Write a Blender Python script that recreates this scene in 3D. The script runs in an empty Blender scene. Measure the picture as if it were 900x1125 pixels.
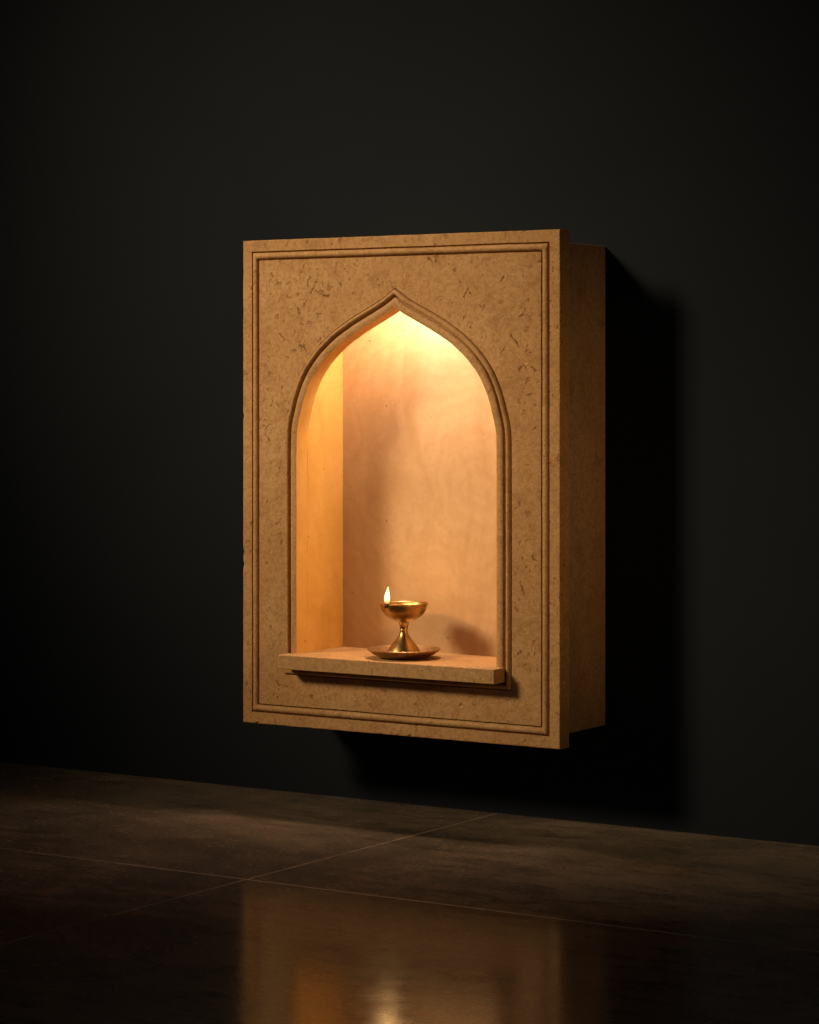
import bpy, bmesh, math, random
from mathutils import Vector, noise

S = bpy.context.scene
COL = S.collection
R = math.radians

# ------------------------------------------------------------------ camera, world, lights, exposure
cam_d = bpy.data.cameras.new("camera")
cam = bpy.data.objects.new("camera", cam_d)
COL.objects.link(cam)
cam.location = (2.02603, -2.87171, 0.54345)
cam.rotation_euler = (math.pi / 2, 0, 0.574507)
cam_d.sensor_width = 36.0
cam_d.lens = 36.0 * 2897.78 / 1125.0
cam_d.shift_y = -(562.5 - 423.02) / 1125.0
cam_d.clip_start, cam_d.clip_end = 0.05, 60
S.camera = cam

w = bpy.data.worlds.new("World")
S.world = w
w.use_nodes = True
bg = w.node_tree.nodes["Background"]
bg.inputs[0].default_value = (0.75, 0.85, 1.0, 1)
bg.inputs[1].default_value = 0.020


def aim(o, target):
    o.rotation_euler = (Vector(target) - Vector(o.location)).to_track_quat('-Z', 'Y').to_euler()


def lamp(name, kind, loc, target, power, colour, **kw):
    d = bpy.data.lights.new(name, kind)
    d.energy = power
    d.color = colour
    for k, v in kw.items():
        setattr(d, k, v)
    o = bpy.data.objects.new(name, d)
    COL.objects.link(o)
    o.location = loc
    aim(o, target)
    return o


# the room's spotlight, high on the left, that throws the niche's shadow right and down
lamp("key_spot", 'SPOT', (-1.33, -2.22, 2.02), (0.20, 0, 0.56), 850, (1.0, 0.755, 0.455),
     spot_size=R(20), spot_blend=1.0, shadow_soft_size=0.52)
# the wide warm lamp hidden in the head of the recess, behind the arch
lamp("recess_lamp", 'AREA', (0.222, -0.090, 0.684), (0.222, -0.045, 0.30), 1.02, (1.0, 0.69, 0.38),
     shape='RECTANGLE', size=0.20, size_y=0.03, spread=R(145))
lamp("recess_fill", 'AREA', (0.247, -0.072, 0.680), (0.247, -0.034, 0.60), 0.38, (0.78, 0.74, 1.0), size=0.03)  # added small pale fill lamp, whitens the hot spot under the apex
# added warm fill lamp, unseen off to the right, brightens the side of the box
lamp("side_fill", 'SPOT', (2.3, -0.62, 0.52), (0.46, -0.07, 0.42), 26, (1.0, 0.60, 0.24),
     spot_size=R(21), spot_blend=1.0, shadow_soft_size=0.12)

S.view_settings.view_transform = 'Standard'
S.view_settings.look = 'None'
S.view_settings.exposure = 0.0
S.view_settings.gamma = 1.0
S.render.engine = 'CYCLES'
S.cycles.use_denoising = True
S.cycles.max_bounces = 10
S.cycles.diffuse_bounces = 6
S.cycles.sample_clamp_indirect = 4.0

# ------------------------------------------------------------------ sizes (metres), fitted to the photograph
W, H, ZB = 0.469, 0.620, 0.1091          # front panel
D, T = 0.1367, 0.0224                    # how far it stands off the wall, its thickness
INS = 0.0134                             # casing stands this far in from the panel's edge
YB = -0.0342                             # back of the recess
ARCH = [(0.1485, 0.345), (0.1475, 0.3777), (0.1421, 0.4008), (0.1357, 0.4212), (0.1245, 0.4440),
        (0.1072, 0.4652), (0.0885, 0.4816), (0.0728, 0.4920), (0.0530, 0.5033), (0.0280, 0.5158),
        (0.0110, 0.5246), (0.0, 0.5318)]
SHELF_TOP, SHELF_BOT = 0.0935, 0.0757


# ------------------------------------------------------------------ node helpers
class NT:
    def __init__(self, name):
        self.m = bpy.data.materials.new(name)
        self.m.use_nodes = True
        self.t = self.m.node_tree
        self.t.nodes.clear()
        self.out = self.t.nodes.new('ShaderNodeOutputMaterial')

    def n(self, typ, **kw):
        nd = self.t.nodes.new(typ)
        for k, v in kw.items():
            setattr(nd, k, v)
        return nd

    def put(self, sock, v):
        if isinstance(v, bpy.types.NodeSocket):
            self.t.links.new(v, sock)
        elif v is not None:
            sock.default_value = v

    def math(self, op, a, b=None, c=None, clamp=False):
        nd = self.n('ShaderNodeMath', operation=op, use_clamp=clamp)
        for i, v in enumerate((a, b, c)):
            self.put(nd.inputs[i], v)
        return nd.outputs[0]

    def vec(self, op, a, b=None, scale=None):
        nd = self.n('ShaderNodeVectorMath', operation=op)
        self.put(nd.inputs[0], a)
        if b is not None:
            self.put(nd.inputs[1], b)
        if scale is not None:
            self.put(nd.inputs['Scale'], scale)
        return nd.outputs['Value'] if op in ('LENGTH', 'DOT_PRODUCT', 'DISTANCE') else nd.outputs['Vector']

    def noise(self, co, scale, detail=4, rough=0.55, dist=0.0, colour=False):
        nd = self.n('ShaderNodeTexNoise')
        self.put(nd.inputs['Vector'], co)
        nd.inputs['Scale'].default_value = scale
        nd.inputs['Detail'].default_value = detail
        nd.inputs['Roughness'].default_value = rough
        nd.inputs['Distortion'].default_value = dist
        return nd.outputs['Color'] if colour else nd.outputs['Fac']

    def voro(self, co, scale, rand=1.0):
        nd = self.n('ShaderNodeTexVoronoi')
        self.put(nd.inputs['Vector'], co)
        nd.inputs['Scale'].default_value = scale
        nd.inputs['Randomness'].default_value = rand
        return nd.outputs['Distance'], nd.outputs['Color']

    def step(self, v, lo, hi, a=0.0, b=1.0):
        nd = self.n('ShaderNodeMapRange', interpolation_type='SMOOTHSTEP')
        self.put(nd.inputs[0], v)
        for i, x in zip((1, 2, 3, 4), (lo, hi, a, b)):
            self.put(nd.inputs[i], x)
        return nd.outputs[0]

    def mix(self, f, a, b, mode='MIX'):
        nd = self.n('ShaderNodeMix', data_type='RGBA', blend_type=mode)
        self.put(nd.inputs[0], f)
        for i, v in ((6, a), (7, b)):
            if isinstance(v, tuple) and len(v) == 3:
                v = v + (1,)
            self.put(nd.inputs[i], v)
        return nd.outputs[2]

    def coords(self):
        return self.n('ShaderNodeTexCoord').outputs['Object']

    def bump(self, h, strength=1.0, dist=0.001, normal=None):
        nd = self.n('ShaderNodeBump')
        nd.inputs['Strength'].default_value = strength
        nd.inputs['Distance'].default_value = dist
        self.put(nd.inputs['Height'], h)
        if normal is not None:
            self.put(nd.inputs['Normal'], normal)
        return nd.outputs[0]

    def principled(self, **kw):
        nd = self.n('ShaderNodeBsdfPrincipled')
        for k, v in kw.items():
            if isinstance(v, tuple) and len(v) == 3:
                v = v + (1,)
            self.put(nd.inputs[k.replace('_', ' ')], v)
        self.t.links.new(nd.outputs[0], self.out.inputs[0])
        return nd


# strokes seen on the face of the panel (x from its middle, z from its foot)
CRACKS = [[(-0.1171,0.5758),(-0.1188,0.5667),(-0.1237,0.5572)],[(-0.1237,0.5572),(-0.1286,0.5507)],[(-0.1205,0.5531),(-0.1122,0.5489),(-0.1062,0.5480),(-0.1009,0.5455),(-0.0985,0.5485)],[(-0.1477,0.5320),(-0.1434,0.5239)],[(-0.1783,0.5000),(-0.1740,0.4970),(-0.1683,0.4918)],[(-0.1455,0.4852),(-0.1413,0.4817),(-0.1441,0.4783)],[(-0.1385,0.4863),(-0.1357,0.4782)],[(-0.0818,0.5590),(-0.0798,0.5647)],[(-0.1998,0.3764),(-0.1969,0.3679),(-0.1916,0.3630)],[(-0.1998,0.3764),(-0.1926,0.3843)],[(0.1003,0.5420),(0.1055,0.5507),(0.1081,0.5448)],[(0.1504,0.5587),(0.1546,0.5619),(0.1571,0.5662)],[(0.1657,0.4939),(0.1712,0.4881),(0.1775,0.4807)],[(0.1228,0.5313),(0.1263,0.5274)],[(0.1090,0.5034),(0.1118,0.5078)],[(0.1606,0.4808),(0.1546,0.4761),(0.1507,0.4685)],[(0.1792,0.4508),(0.1794,0.4552),(0.1843,0.4582)],[(0.1944,0.4559),(0.2012,0.4515)],[(0.0477,0.5907),(0.0547,0.5870)],[(0.0990,0.5143),(0.1016,0.5187)],[(0.1826,0.5197),(0.1864,0.5251)],[(0.1788,0.5176),(0.1852,0.5186)],[(-0.1897,0.5775),(-0.1869,0.5728)],[(-0.1654,0.5480),(-0.1597,0.5455)],[(-0.1869,0.4146),(-0.1897,0.4076)],[(0.2003,0.3831),(0.1953,0.3787)],[(0.1978,0.2303),(0.2028,0.2229)],[(0.1801,0.1968),(0.1839,0.1861)],[(-0.1725,0.0525),(-0.1640,0.0507)],[(0.1775,0.1091),(0.1814,0.1159)]]
SHELLS = [[(0.1839,0.4584),(0.1890,0.4589),(0.1953,0.4562)],[(0.1559,0.5684),(0.1597,0.5629),(0.1559,0.5564)],[(0.1623,0.5661),(0.1686,0.5671),(0.1725,0.5637)],[(0.1940,0.1079),(0.2003,0.1170)],[(0.1877,0.1425),(0.1890,0.1338)],[(0.0912,0.0410),(0.0964,0.0425),(0.0990,0.0393)],[(0.0157,0.5773),(0.0130,0.5672)],[(-0.1926,0.5776),(-0.1869,0.5798)],[(-0.1132,0.5620),(-0.1076,0.5549)]]


def stroke_distance(g, co, strokes):
    """distance from co to the nearest of a list of polylines drawn in the x-z plane"""
    best = None
    for pl in strokes:
        for a, b in zip(pl[:-1], pl[1:]):
            A = (a[0], 0, a[1])
            BA = (b[0] - a[0], 0, b[1] - a[1])
            l2 = BA[0] ** 2 + BA[2] ** 2
            # each stroke waits for the one before it, which keeps the shader's stack short
            here = co if best is None else g.vec('ADD', co, g.vec('SCALE', (1e-7, 1e-7, 1e-7), scale=best))
            pa = g.vec('SUBTRACT', here, A)
            h = g.math('MULTIPLY', g.vec('DOT_PRODUCT', pa, BA), 1.0 / l2, clamp=True)
            d = g.vec('LENGTH', g.vec('SUBTRACT', pa, g.vec('SCALE', BA, scale=h)))
            best = d if best is None else g.math('MINIMUM', best, d)
    return best


def stone(name, light, mid, dark, pits=1.0, fossils=False, smooth=False, seed=0.0):
    g = NT(name)
    co = g.vec('ADD', g.coords(), (seed, seed * 0.7, seed * 1.3))
    own = g.coords()
    big = g.noise(co, 7, 6, 0.6, 0.6)
    med = g.noise(co, 38, 5, 0.62, 0.4)
    fine = g.noise(co, 260, 4, 0.7)
    c = g.mix(g.step(big, 0.32, 0.68), mid, light)
    c = g.mix(g.math('MULTIPLY', g.step(med, 0.48, 0.72), 0.55), c, dark)
    c = g.mix(g.math('MULTIPLY', g.step(g.noise(g.vec('ADD', co, (3, 1, 2)), 55, 5, 0.6), 0.58, 0.74), 0.35), c, light)
    c = g.mix(g.math('MULTIPLY', g.step(fine, 0.40, 0.66), 0.62), c, dark)
    chips = g.noise(g.vec('ADD', co, (7, 2, 4)), 330, 3, 0.6)
    c = g.mix(g.math('MULTIPLY', g.step(chips, 0.56, 0.72), 0.60), c, tuple(min(1, x * 1.3) for x in light))
    warp = g.vec('ADD', co, g.vec('SCALE', g.vec('SUBTRACT', g.noise(co, 95, 3, 0.6, colour=True), (0.5, 0.5, 0.5)), scale=0.020))
    # pits: ragged cavities in some cells of two cell patterns
    d1, c1 = g.voro(warp, 62)
    r1 = g.n('ShaderNodeSeparateColor')
    g.put(r1.inputs[0], c1)
    rad1 = g.step(r1.outputs[0], 0.62, 1.0, 0.0, 0.30)
    p1 = g.step(g.math('SUBTRACT', d1, rad1), -0.10, 0.0, 1.0, 0.0)
    squash = g.vec('MULTIPLY', warp, (1.0, 1.0, 0.6))
    d2, c2 = g.voro(squash, 190)
    r2 = g.n('ShaderNodeSeparateColor')
    g.put(r2.inputs[0], c2)
    rad2 = g.step(r2.outputs[0], 0.66, 1.0, 0.0, 0.46)
    p2 = g.step(g.math('SUBTRACT', d2, rad2), -0.14, 0.0, 1.0, 0.0)
    zone = g.step(g.noise(g.vec('ADD', co, (9, 4, 6)), 16, 3, 0.6), 0.40, 0.62, 0.25, 1.0)
    if smooth:
        pit = g.math('MULTIPLY', g.math('MULTIPLY', p2, zone), 0.55 * pits)
    else:
        pit = g.math('MULTIPLY', g.math('MAXIMUM', g.math('MULTIPLY', p1, 0.75), g.math('MULTIPLY', p2, 0.8)), zone)
        pit = g.math('MULTIPLY', pit, pits)
    shell = None
    if fossils:
        # curved shell slivers left by the cut through the stone
        d3, c3 = g.voro(warp, 34)
        r3 = g.n('ShaderNodeSeparateColor')
        g.put(r3.inputs[0], c3)
        ring = g.step(g.math('ABSOLUTE', g.math('SUBTRACT', d3, 0.30)), 0.012, 0.045, 1.0, 0.0)
        some = g.step(r3.outputs[1], 0.70, 0.75)
        brk = g.step(g.noise(g.vec('ADD', co, (2, 8, 5)), 48, 2), 0.50, 0.60)
        shell = g.math('MULTIPLY', g.math('MULTIPLY', ring, some), brk)
        jit = g.vec('SCALE', g.vec('SUBTRACT', g.noise(own, 210, 3, 0.7, colour=True), (0.5, 0.5, 0.5)), scale=0.011)
        flat = g.vec('MULTIPLY', g.vec('ADD', own, jit), (1, 0, 1))
        wid = g.math('MAXIMUM', g.math('MULTIPLY_ADD', g.noise(own, 170, 3, 0.7), 0.0052, -0.0019), 0.0001)
        dc = stroke_distance(g, flat, CRACKS)
        crk = g.step(g.math('DIVIDE', dc, wid), 0.5, 1.3, 1.0, 0.0)
        pit = g.math('MAXIMUM', pit, g.math('MULTIPLY', crk, 0.95))
        ds = stroke_distance(g, flat, SHELLS)
        sh = g.step(g.math('DIVIDE', ds, wid), 0.8, 1.8, 1.0, 0.0)
        shell = g.math('MAXIMUM', shell, sh)
        c = g.mix(g.math('MULTIPLY', shell, 0.60), c, tuple(min(1, x * 1.45) for x in light))
    c = g.mix(g.math('MULTIPLY', pit, 0.80), c, (dark[0] * 0.55, dark[1] * 0.46, dark[2] * 0.36))
    h = g.math('MULTIPLY', pit, -1.0)
    h = g.math('MULTIPLY_ADD', fine, 0.10 if smooth else 0.28, h)
    h = g.math('MULTIPLY_ADD', med, 0.25 if smooth else 0.75, h)
    if shell is not None:
        h = g.math('MULTIPLY_ADD', shell, 0.45, h)
    nrm = g.bump(h, 0.6 if smooth else 0.9, 0.0011)
    rough = g.math('MULTIPLY_ADD', med, 0.2, 0.52 if smooth else 0.62)
    g.principled(Base_Color=c, Roughness=rough, Normal=nrm, Specular_IOR_Level=0.3)
    return g.m


def recess_stone(name, lt, dk, vn):
    """honed stone of the recess: soft veins, few small specks"""
    g = NT(name)
    co = g.coords()
    warp = g.vec('ADD', co, g.vec('SCALE', g.vec('SUBTRACT', g.noise(co, 5, 3, 0.5, colour=True), (0.5, 0.5, 0.5)), scale=0.16))
    vein = g.noise(g.vec('MULTIPLY', warp, (26, 26, 3.2)), 1.0, 5, 0.6)
    ring = g.n('ShaderNodeTexWave', wave_type='RINGS', rings_direction='SPHERICAL')
    g.put(ring.inputs['Vector'], g.vec('SUBTRACT', warp, (0.05, -0.03, 0.30)))
    ring.inputs['Scale'].default_value = 14
    ring.inputs['Distortion'].default_value = 5.0
    ring.inputs['Detail'].default_value = 4
    ring.inputs['Detail Scale'].default_value = 2.0
    big = g.noise(co, 9, 5, 0.6, 0.5)
    fine = g.noise(co, 170, 4, 0.7)
    c = g.mix(g.step(big, 0.3, 0.7), dk, lt)
    c = g.mix(g.math('MULTIPLY', g.step(vein, 0.45, 0.70), 0.42), c, vn)
    c = g.mix(g.math('MULTIPLY', g.step(ring.outputs['Fac'], 0.2, 0.95), 0.14), c, vn)
    c = g.mix(g.math('MULTIPLY', g.step(fine, 0.45, 0.72), 0.25), c, vn)
    w2 = g.vec('ADD', co, g.vec('SCALE', g.vec('SUBTRACT', g.noise(co, 140, 2, 0.6, colour=True), (0.5, 0.5, 0.5)), scale=0.006))
    d, cc = g.voro(w2, 75)
    s = g.n('ShaderNodeSeparateColor')
    g.put(s.inputs[0], cc)
    rad = g.step(s.outputs[0], 0.72, 1.0, 0.0, 0.13)
    speck = g.step(g.math('SUBTRACT', d, rad), -0.05, 0.0, 1.0, 0.0)
    c = g.mix(g.math('MULTIPLY', speck, 0.75), c, (0.13, 0.055, 0.02))
    d4, c4 = g.voro(w2, 120)
    s4 = g.n('ShaderNodeSeparateColor')
    g.put(s4.inputs[0], c4)
    pale = g.step(g.math('SUBTRACT', d4, g.step(s4.outputs[0], 0.86, 1.0, 0.0, 0.16)), -0.06, 0.0, 1.0, 0.0)
    c = g.mix(g.math('MULTIPLY', pale, 0.45), c, (0.70, 0.52, 0.34))
    h = g.math('MULTIPLY_ADD', fine, 0.2, g.math('MULTIPLY', speck, -1.0))
    g.principled(Base_Color=c, Roughness=0.58, Normal=g.bump(h, 0.5, 0.0008), Specular_IOR_Level=0.3)
    return g.m


def brass(name, base, dark, r0):
    g = NT(name)
    co = g.coords()
    p = g.noise(co, 90, 5, 0.65, 0.6)
    f = g.noise(g.vec('MULTIPLY', co, (60, 60, 900)), 1.0, 3, 0.6)
    c = g.mix(g.step(p, 0.42, 0.68), base, dark)
    rough = g.math('MULTIPLY_ADD', p, 0.22, r0)
    h = g.math('MULTIPLY_ADD', f, 0.5, p)
    g.principled(Base_Color=c, Metallic=1.0, Roughness=rough, Normal=g.bump(h, 0.25, 0.0006))
    return g.m


def wall_paint():
    g = NT("charcoal_plaster")
    co = g.coords()
    b = g.noise(co, 2.2, 5, 0.6, 0.4)
    f = g.noise(co, 70, 5, 0.65)
    c = g.mix(g.step(b, 0.3, 0.7), (0.0062, 0.0094, 0.0146), (0.0082, 0.0116, 0.0170))
    g.principled(Base_Color=c, Roughness=0.85, Normal=g.bump(f, 0.25, 0.0012), Specular_IOR_Level=0.15)
    return g.m


def floor_stone():
    g = NT("polished_dark_stone_tiles")
    co = g.coords()
    xyz = g.n('ShaderNodeSeparateXYZ')
    g.put(xyz.inputs[0], co)
    TILE = 0.9
    wob = g.math('MULTIPLY_ADD', g.noise(co, 40, 3), 0.0012, -0.0006)

    def line(ax, off):
        v = g.math('ADD', g.math('SUBTRACT', xyz.outputs[ax], off), wob)
        fr = g.math('ABSOLUTE', g.math('SUBTRACT', g.math('FRACT', g.math('ADD', g.math('DIVIDE', v, TILE), 0.5)), 0.5))
        return g.step(g.math('MULTIPLY', fr, TILE), 0.0010, 0.0020, 1.0, 0.0)

    grout = g.math('MAXIMUM', g.math('MULTIPLY', line(0, 0.300), 0.5), line(1, -0.535))
    grout = g.math('MULTIPLY', grout, g.step(g.noise(co, 4.5, 4, 0.6), 0.36, 0.58, 0.35, 1.0))
    big = g.noise(co, 3.5, 6, 0.62, 0.8)
    streak = g.noise(g.vec('MULTIPLY', co, (9, 34, 9)), 1.0, 6, 0.68, 0.6)
    fine = g.noise(co, 220, 4, 0.7)
    med = g.noise(co, 30, 6, 0.7, 0.3)
    c = g.mix(g.step(big, 0.3, 0.7), (0.112, 0.084, 0.062), (0.262, 0.190, 0.130))
    c = g.mix(g.math('MULTIPLY', g.step(streak, 0.42, 0.70), 0.60), c, (0.050, 0.037, 0.027))
    c = g.mix(g.math('MULTIPLY', g.step(med, 0.52, 0.75), 0.60), c, (0.29, 0.21, 0.145))
    c = g.mix(g.math('MULTIPLY', g.step(fine, 0.5, 0.75), 0.6), c, (0.028, 0.020, 0.014))
    c = g.mix(g.math('MULTIPLY', g.step(g.noise(g.vec('ADD', co, (4, 1, 0)), 150, 5, 0.75), 0.54, 0.70), 0.85), c, (0.38, 0.285, 0.195))
    c = g.mix(g.math('MULTIPLY', grout, 0.8), c, (0.46, 0.36, 0.26))
    rough = g.math('MULTIPLY_ADD', med, 0.18, 0.055)
    rough = g.math('MULTIPLY_ADD', grout, 0.4, rough)
    h = g.math('MULTIPLY_ADD', fine, 0.10, g.math('MULTIPLY', grout, -0.6))
    h = g.math('MULTIPLY_ADD', streak, 0.25, h)
    g.principled(Base_Color=c, Roughness=rough, Normal=g.bump(h, 0.22, 0.0008), Specular_IOR_Level=0.21)
    return g.m


def flame_mat():
    g = NT("flame_glow")
    z = g.n('ShaderNodeSeparateXYZ')
    g.put(z.inputs[0], g.n('ShaderNodeTexCoord').outputs['Generated'])
    r = g.n('ShaderNodeValToRGB')
    g.put(r.inputs[0], z.outputs[2])
    e = r.color_ramp.elements
    e[0].position, e[0].color = 0.0, (1.0, 0.40, 0.10, 1)
    e[1].position, e[1].color = 1.0, (1.0, 0.55, 0.16, 1)
    for p, cc in ((0.18, (1.0, 0.62, 0.25, 1)), (0.40, (1.0, 0.74, 0.38, 1)), (0.72, (1.0, 0.72, 0.34, 1))):
        k = e.new(p)
        k.color = cc
    s = g.step(z.outputs[2], 0.0, 0.45, 0.9, 3.0)
    em = g.n('ShaderNodeEmission')
    g.put(em.inputs[0], r.outputs[0])
    g.put(em.inputs[1], s)
    g.t.links.new(em.outputs[0], g.out.inputs[0])
    return g.m


def plain(name, col, rough):
    g = NT(name)
    f = g.noise(g.coords(), 300, 3)
    g.principled(Base_Color=g.mix(f, col, tuple(x * 0.5 for x in col)), Roughness=rough)
    return g.m


# ------------------------------------------------------------------ mesh helpers
def obj(name, bm, mat, parent=None, smooth=None, recalc=True):
    if recalc:
        bmesh.ops.recalc_face_normals(bm, faces=bm.faces)
    me = bpy.data.meshes.new(name)
    bm.to_mesh(me)
    bm.free()
    me.materials.append(mat)
    if smooth is not None:
        for p in me.polygons:
            p.use_smooth = True
        if smooth < 180:
            me.set_sharp_from_angle(angle=R(smooth))
    o = bpy.data.objects.new(name, me)
    COL.objects.link(o)
    if parent:
        o.parent = parent
    return o


def tag(o, label, cat=None, kind=None):
    if label:
        o['label'] = label
    if cat:
        o['category'] = cat
    if kind:
        o['kind'] = kind


def empty(name, loc):
    o = bpy.data.objects.new(name, None)
    o.empty_display_size = 0.05
    COL.objects.link(o)
    o.location = loc
    return o


def box(bm, x0, x1, y0, y1, z0, z1, bevel=0.0, seg=2):
    vs = [bm.verts.new((x, y, z)) for x in (x0, x1) for y in (y0, y1) for z in (z0, z1)]
    q = [(0, 1, 3, 2), (4, 6, 7, 5), (0, 4, 5, 1), (2, 3, 7, 6), (0, 2, 6, 4), (1, 5, 7, 3)]
    fs = [bm.faces.new([vs[i] for i in f]) for f in q]
    if bevel:
        es = list({e for f in fs for e in f.edges})
        bmesh.ops.bevel(bm, geom=es, offset=bevel, segments=seg, affect='EDGES', profile=0.5)


def offset_loop(pts, off):
    """offset a counter-clockwise closed loop outward by off, mitred at its corners"""
    n = len(pts)
    out = []
    for i in range(n):
        p0, p1, p2 = pts[i - 1], pts[i], pts[(i + 1) % n]
        a = Vector((p1[0] - p0[0], p1[1] - p0[1])).normalized()
        b = Vector((p2[0] - p1[0], p2[1] - p1[1])).normalized()
        na, nb = Vector((a.y, -a.x)), Vector((b.y, -b.x))
        m = na + nb
        k = off * 2 / max(m.length_squared, 0.3)
        out.append((p1[0] + m.x * k, p1[1] + m.y * k))
    return out


def ring_verts(bm, loop, y):
    return [bm.verts.new((x, y, z)) for x, z in loop]


def bridge(bm, A, B):
    n = len(A)
    for i in range(n):
        j = (i + 1) % n
        bm.faces.new((A[i], A[j], B[j], B[i]))


def runs(loop, n):
    """cut each side of a loop into n short runs so that it can waver"""
    out = []
    for i in range(len(loop)):
        a, b = loop[i], loop[(i + 1) % len(loop)]
        out += [(a[0] + (b[0] - a[0]) * k / n, a[1] + (b[1] - a[1]) * k / n) for k in range(n)]
    return out


def sweep(bm, loop, prof, closed=False, cut=1):
    """prof: list of (offset, y); returns the rings"""
    rings = [ring_verts(bm, runs(offset_loop(loop, o), cut), y) for o, y in prof]
    for a, b in zip(rings[:-1], rings[1:]):
        bridge(bm, a, b)
    if closed:
        bridge(bm, rings[-1], rings[0])
    return rings


def bead(o0, o1, y_base, rise, n=8):
    """half-round from offset o0 to o1, rising towards the viewer (-y)"""
    c, r = (o0 + o1) / 2, (o1 - o0) / 2
    return [(c - r * math.cos(math.pi * k / n), y_base - rise * math.sin(math.pi * k / n)) for k in range(n + 1)]


def spline(pts, per=7):
    """Catmull-Rom through pts"""
    out = []
    P = [Vector(p) for p in pts]
    for i in range(len(P) - 1):
        p0 = P[i - 1] if i else P[0] * 2 - P[1]
        p3 = P[i + 2] if i + 2 < len(P) else P[-1] * 2 - P[-2]
        p1, p2 = P[i], P[i + 1]
        for k in range(per):
            t = k / per
            out.append(0.5 * ((2 * p1) + (p2 - p0) * t + (2 * p0 - 5 * p1 + 4 * p2 - p3) * t * t + (3 * p1 - p0 - 3 * p2 + p3) * t ** 3))
    out.append(P[-1])
    return [(p.x, p.y) for p in out]


def lathe(bm, prof, n=64):
    rings = []
    for r, z in prof:
        if r < 1e-6:
            rings.append([bm.verts.new((0, 0, z))])
        else:
            rings.append([bm.verts.new((r * math.cos(2 * math.pi * k / n), r * math.sin(2 * math.pi * k / n), z)) for k in range(n)])
    for a, b in zip(rings[:-1], rings[1:]):
        if len(a) == 1 and len(b) == 1:
            continue
        for k in range(n):
            j = (k + 1) % n
            if len(a) == 1:
                bm.faces.new((a[0], b[j], b[k]))
            elif len(b) == 1:
                bm.faces.new((a[k], a[j], b[0]))
            else:
                bm.faces.new((a[k], a[j], b[j], b[k]))


# ------------------------------------------------------------------ setting: wall and floor
bm = bmesh.new()
box(bm, -5, 6, 0.0, 0.15, -0.2, 4.0)
wall = obj('wall', bm, wall_paint())
tag(wall, 'matt charcoal plaster wall behind the stone niche', None, 'structure')
bm = bmesh.new()
box(bm, -5, 6, -7, -0.0, -0.1, 0.0)
floor = obj('floor', bm, floor_stone())
tag(floor, 'polished dark brown stone floor with thin pale joints', None, 'structure')

# ------------------------------------------------------------------ the wall niche
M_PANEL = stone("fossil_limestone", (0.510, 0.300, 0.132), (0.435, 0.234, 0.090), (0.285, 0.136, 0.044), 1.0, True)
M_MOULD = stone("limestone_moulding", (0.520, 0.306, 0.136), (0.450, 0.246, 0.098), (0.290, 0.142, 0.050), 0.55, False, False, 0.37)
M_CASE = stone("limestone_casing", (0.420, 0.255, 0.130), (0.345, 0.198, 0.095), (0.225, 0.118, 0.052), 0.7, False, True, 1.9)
M_SHELF = stone("limestone_shelf", (0.510, 0.312, 0.138), (0.450, 0.258, 0.104), (0.310, 0.160, 0.060), 0.6, False, False, 2.6)
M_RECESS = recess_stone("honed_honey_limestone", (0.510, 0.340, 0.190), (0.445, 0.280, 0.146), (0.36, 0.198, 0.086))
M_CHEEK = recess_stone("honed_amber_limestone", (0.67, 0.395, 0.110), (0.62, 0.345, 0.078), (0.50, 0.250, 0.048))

niche = empty('wall_niche', (W / 2, 0, ZB))
tag(niche, 'honey limestone wall niche with a pointed arch, lit from inside, hung on the charcoal wall', 'wall niche')

half = spline(ARCH, 6)
OPEN_BOT = 0.085
# counter-clockwise seen from the front (x right, z up): right foot -> up -> apex -> down left
right = [(0.1485, z) for z in (0.15, 0.215, 0.28)] + half
left = [(-x, z) for x, z in reversed(right[:-1])]
arch_loop = [(0.1485, OPEN_BOT)] + right + left + [(-0.1485, OPEN_BOT)]
rect_loop = [(-W / 2, 0), (W / 2, 0), (W / 2, H), (-W / 2, H)]


def hand_cut(bm):
    """the slight waver and small nicks of hand-cut stone"""
    for v in bm.verts:
        p = v.co.copy()
        q = Vector((p.x, 0, p.z))
        d = noise.noise_vector(q * 38) * 0.00032 + noise.noise_vector(q * 170 + Vector((5, 1, 2))) * 0.00014
        v.co.x += d.x
        v.co.z += d.z
        edge = min(p.x + W / 2, W / 2 - p.x, p.z, H - p.z)
        if abs(p.y + D) < 0.002 and edge < 0.0016:      # front arris: nicks
            n = noise.noise(q * 120 + Vector((3, 7, 1)))
            if n > 0.38:
                v.co.y += (n - 0.38) * 0.008



# front panel: border, channel for the bead, field, rabbet for the arch moulding, reveal
bm = bmesh.new()
b = 0.0013
rp = [(-0.0, -D + T), (0.0, -D + b), (-b * 0.3, -D + b * 0.3), (-b, -D), (-0.0028, -D), (-0.0142, -D), (-0.0148, -D + 0.0034), (-0.0256, -D + 0.0034), (-0.0262, -D)]
rr = sweep(bm, rect_loop, rp, False, 110)
ap = [(0.0194, -D), (0.0190, -D + 0.0034), (0.0, -D + 0.0034), (0.0, -D + T)]
ar = sweep(bm, arch_loop, ap)
n_reveal = len(ar[-1])
for f in list(bm.faces)[-n_reveal:]:
    f.material_index = 1
edges = []
for ring in (rr[-1], ar[0]):
    for i in range(len(ring)):
        e = bm.edges.get((ring[i], ring[(i + 1) % len(ring)])) or bm.edges.new((ring[i], ring[(i + 1) % len(ring)]))
        edges.append(e)
bmesh.ops.triangle_fill(bm, use_beauty=True, use_dissolve=False, edges=edges)
edges = []
for ring in (rr[0], ar[-1]):
    for i in range(len(ring)):
        edges.append(bm.edges.get((ring[i], ring[(i + 1) % len(ring)])))
bmesh.ops.triangle_fill(bm, use_beauty=True, use_dissolve=False, edges=edges)
hand_cut(bm)
panel = obj('front_panel', bm, M_PANEL, niche)
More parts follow.
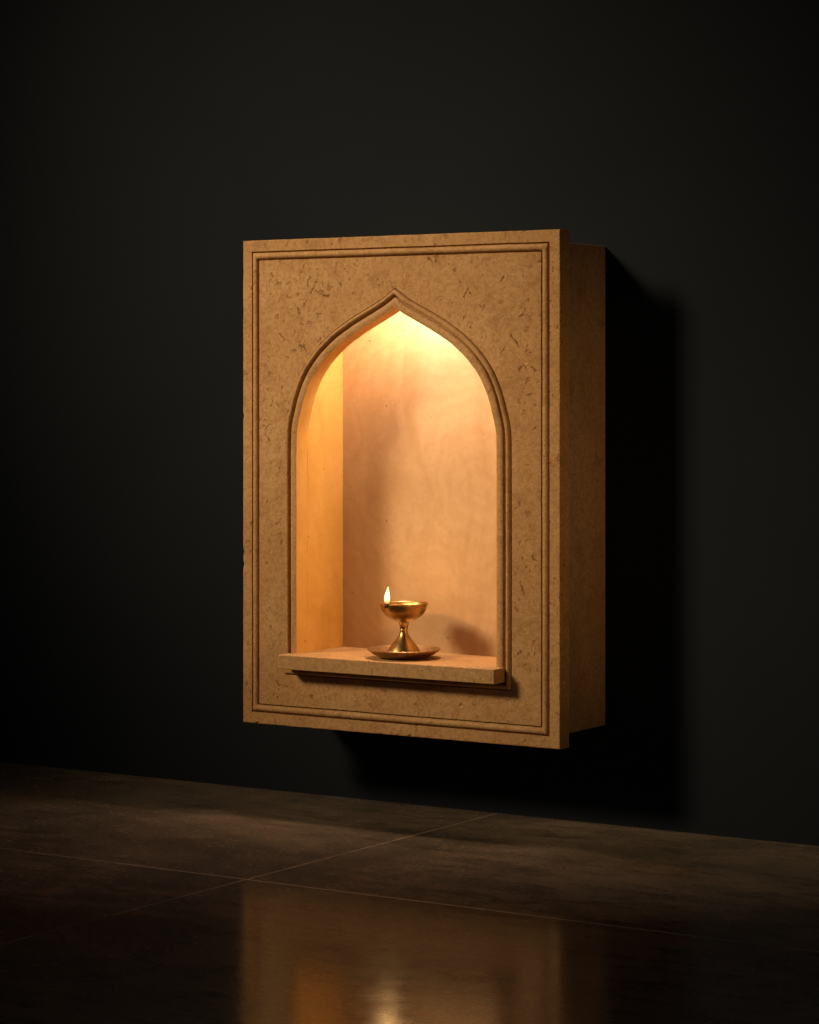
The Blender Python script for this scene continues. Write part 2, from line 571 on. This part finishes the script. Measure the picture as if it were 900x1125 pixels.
panel.data.materials.append(M_CHEEK)

bm = bmesh.new()
y0 = -D + 0.0022
prof = [(-0.0160, y0 + 0.0020)] + [(o, y) for o, y in bead(-0.0160, -0.0246, y0, 0.0046)] + [(-0.0246, y0 + 0.0020)]
sweep(bm, rect_loop, prof, True, 110)
hand_cut(bm)
obj('border_moulding', bm, M_MOULD, panel, 50)

bm = bmesh.new()
yb_ = -D + 0.0022
prof = [(0.0186, -D + 0.0048)] + bead(0.0186, 0.0112, yb_, 0.0064) + [(0.0100, yb_), (0.0097, yb_ - 0.0021), (0.0088, yb_ - 0.0040), (0.0074, yb_ - 0.0052), (0.0055, yb_ - 0.0058), (0.0030, yb_ - 0.0057),
                                                                 (0.0010, yb_ - 0.0053), (-0.0004, yb_ - 0.0048), (-0.0004, -D + 0.0048)]
mr = sweep(bm, arch_loop, prof)
for f in list(bm.faces)[-len(mr[0]):]:
    f.material_index = 1
bridge(bm, mr[-1], mr[0])
hand_cut(bm)
am = obj('arch_moulding', bm, M_MOULD, panel, 50)
am.data.materials.append(M_CHEEK)

# casing behind the panel
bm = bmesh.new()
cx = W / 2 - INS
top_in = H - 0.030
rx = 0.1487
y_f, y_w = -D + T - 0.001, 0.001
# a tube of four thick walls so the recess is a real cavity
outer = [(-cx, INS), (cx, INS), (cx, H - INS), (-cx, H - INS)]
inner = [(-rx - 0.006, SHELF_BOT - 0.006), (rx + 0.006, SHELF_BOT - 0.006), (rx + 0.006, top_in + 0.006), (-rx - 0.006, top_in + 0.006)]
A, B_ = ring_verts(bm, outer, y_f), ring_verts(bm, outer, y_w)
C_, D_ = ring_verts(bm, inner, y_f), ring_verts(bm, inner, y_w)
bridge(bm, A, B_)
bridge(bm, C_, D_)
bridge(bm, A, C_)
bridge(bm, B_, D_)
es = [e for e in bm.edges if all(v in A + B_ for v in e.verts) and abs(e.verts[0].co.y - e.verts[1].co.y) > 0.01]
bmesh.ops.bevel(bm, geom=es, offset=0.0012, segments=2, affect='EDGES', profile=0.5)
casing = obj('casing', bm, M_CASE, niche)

# recess lining: two cheeks, head and back
yf2 = -D + T + 0.0004
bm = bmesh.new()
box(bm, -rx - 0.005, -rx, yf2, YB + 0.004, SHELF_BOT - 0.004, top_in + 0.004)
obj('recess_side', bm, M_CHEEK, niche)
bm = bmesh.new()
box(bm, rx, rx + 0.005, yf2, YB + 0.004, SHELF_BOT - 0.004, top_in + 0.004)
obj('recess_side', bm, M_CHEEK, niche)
bm = bmesh.new()
box(bm, -rx + 0.0001, rx - 0.0001, yf2, YB + 0.003, top_in, top_in + 0.0052)
obj('recess_head', bm, M_RECESS, niche)
bm = bmesh.new()
box(bm, -rx + 0.0001, rx - 0.0001, YB, YB + 0.005, SHELF_BOT - 0.003, top_in - 0.0002)
obj('recess_back', bm, M_RECESS, niche)

# shelf: T-shaped slab, wide lip in front of the panel, narrow tongue into the recess
bm = bmesh.new()
sx, tx = 0.1597, 0.1484
yl = -D - 0.028
ym = -D + 0.0010
plan = [(-sx, yl), (sx, yl), (sx, ym), (tx, ym), (tx, YB - 0.0001), (-tx, YB - 0.0001), (-tx, ym), (-sx, ym)]
lo = [bm.verts.new((x, y, SHELF_BOT)) for x, y in plan]
hi = [bm.verts.new((x, y, SHELF_TOP)) for x, y in plan]
bridge(bm, lo, hi)
bm.faces.new(hi)
bm.faces.new(list(reversed(lo)))
es = [e for e in bm.edges if all(v.co.y < yl + 0.0005 or (abs(abs(v.co.x) - sx) < 1e-5) for v in e.verts)]
bmesh.ops.bevel(bm, geom=es, offset=0.0009, segments=2, affect='EDGES', profile=0.5)
obj('shelf', bm, M_SHELF, niche)

# ------------------------------------------------------------------ the brass oil lamp
M_BRASS = brass("aged_brass", (0.50, 0.320, 0.130), (0.30, 0.175, 0.065), 0.24)
M_BRASS_D = brass("dull_bronze_brass", (0.44, 0.285, 0.140), (0.29, 0.175, 0.080), 0.34)
LX, LY, LZ = 0.2303, -0.1107, ZB + SHELF_TOP + 0.0002
lampo = empty('oil_lamp', (LX, LY, LZ))
tag(lampo, 'small footed brass oil lamp with burning wick and saucer on the niche shelf', 'oil lamp')

bm = bmesh.new()   # saucer
sp = [(0, 0), (0.026, 0), (0.029, 0.0008), (0.0375, 0.0045), (0.0440, 0.0088), (0.0458, 0.0106), (0.0461, 0.0114),
      (0.0456, 0.0118), (0.0448, 0.0113), (0.0372, 0.0066), (0.0285, 0.0028), (0.025, 0.0022), (0, 0.0022)]
lathe(bm, sp, 72)
obj('saucer', bm, M_BRASS_D, lampo, 40)

bm = bmesh.new()   # foot and stem, flaring like a trumpet
fp = [(0.0, 0.0024), (0.0218, 0.0024), (0.0224, 0.0032), (0.0218, 0.0052), (0.0205, 0.0085), (0.0187, 0.0118), (0.0163, 0.0154), (0.0136, 0.0188),
      (0.0108, 0.0222), (0.0084, 0.0252), (0.0066, 0.0282), (0.0054, 0.0312), (0.0047, 0.0340), (0.0050, 0.0348), (0.0053, 0.0356), (0.0050, 0.0364),
      (0.0050, 0.0378), (0.0055, 0.0405), (0.0064, 0.0432), (0.0076, 0.0454), (0.0060, 0.0462), (0.0, 0.0462)]
lathe(bm, fp, 64)
obj('stem', bm, M_BRASS, lampo, 40)

bm = bmesh.new()   # cup
cp = [(0.0, 0.0446), (0.0066, 0.0446), (0.0092, 0.0458), (0.0140, 0.0477), (0.0188, 0.0500), (0.0228, 0.0530), (0.0258, 0.0566), (0.0278, 0.0606), (0.0288, 0.0640),
      (0.0296, 0.0662), (0.0304, 0.0674), (0.0307, 0.0682), (0.0303, 0.0688), (0.0294, 0.0685), (0.0283, 0.0670), (0.0274, 0.0640), (0.0262, 0.0606), (0.0240, 0.0566),
      (0.0208, 0.0534), (0.0160, 0.0510), (0.0100, 0.0494), (0.0, 0.0488)]
lathe(bm, cp, 72)
# pinch the rim into a small pouring lip where the wick lies
yaw = 0.574507
right_v = Vector((math.cos(yaw), math.sin(yaw)))
fwd_v = Vector((-math.sin(yaw), math.cos(yaw)))
wdir = (right_v * -0.0195 + fwd_v * -0.0225).normalized()
for v in bm.verts:
    p = Vector((v.co.x, v.co.y))
    if v.co.z > 0.056 and p.length > 0.02:
        a = p.normalized().angle(wdir)
        k = max(0.0, 1 - a / 0.30) * min(1, (v.co.z - 0.056) / 0.011)
        k = k * k * (3 - 2 * k)
        v.co.x += wdir.x * 0.0022 * k
        v.co.y += wdir.y * 0.0022 * k
        v.co.z -= 0.0014 * k
cup = obj('cup', bm, M_BRASS, lampo, 40)

bm = bmesh.new()   # oil in the cup
lathe(bm, [(0.0, 0.0608), (0.0258, 0.0608), (0.0262, 0.0612), (0.0, 0.0613)], 64)
g = NT("lamp_oil")
g.principled(Base_Color=(0.30, 0.15, 0.03), Roughness=0.06, Specular_IOR_Level=0.6)
obj('oil', bm, g.m, cup, 40)


def tube(bm, pts, rads, n=10):
    rings = []
    for i, (p, r) in enumerate(zip(pts, rads)):
        p = Vector(p)
        d = (Vector(pts[min(i + 1, len(pts) - 1)]) - Vector(pts[max(i - 1, 0)])).normalized()
        u = d.cross(Vector((0, 0, 1)))
        if u.length < 1e-3:
            u = d.cross(Vector((1, 0, 0)))
        u.normalize()
        v = d.cross(u).normalized()
        rings.append([bm.verts.new(p + u * r * math.cos(2 * math.pi * k / n) + v * r * math.sin(2 * math.pi * k / n)) for k in range(n)])
    for a, b2 in zip(rings[:-1], rings[1:]):
        bridge(bm, a, b2)
    bm.faces.new(rings[0])
    bm.faces.new(list(reversed(rings[-1])))


wp = wdir * 0.0306
bm = bmesh.new()
pts, rad = [], []
for t, z, r in ((0.35, 0.0605, 0.0012), (0.6, 0.0615, 0.0016), (0.8, 0.0640, 0.0020), (0.93, 0.0668, 0.0026), (1.01, 0.0674, 0.0031), (1.08, 0.0672, 0.0031), (1.14, 0.0668, 0.0025), (1.18, 0.0666, 0.0010)):
    pts.append((wp.x * t, wp.y * t, z))
    rad.append(r)
tube(bm, pts, rad, 12)
obj('wick', bm, plain("charred_cotton", (0.16, 0.055, 0.022), 0.9), lampo, 60)

bm = bmesh.new()
fpf = [(0.0, 0.0), (0.0022, 0.0006), (0.0034, 0.0026), (0.0040, 0.0056), (0.0040, 0.0082), (0.0034, 0.0116), (0.0025, 0.0150), (0.0015, 0.0182), (0.0007, 0.0206), (0.0, 0.0224)]
lathe(bm, spline(fpf, 3), 24)
for v in bm.verts:
    h = v.co.z / 0.0224
    v.co.x, v.co.y = v.co.x * 0.88, v.co.y * 0.88
    v.co.x += 0.0009 * h * h * right_v.x - 0.0003 * math.sin(h * 5)
    v.co.y += 0.0009 * h * h * right_v.y
fl = obj('flame', bm, flame_mat(), lampo, 180)
fl.location = (wp.x * 1.03, wp.y * 1.03, 0.0688)
fl.visible_shadow = True
fp_ = lamp("flame_light", 'POINT', (LX + wp.x * 1.0, LY + wp.y * 1.0, LZ + 0.095), (LX, LY, 0), 0.24, (1.0, 0.55, 0.20), shadow_soft_size=0.004)
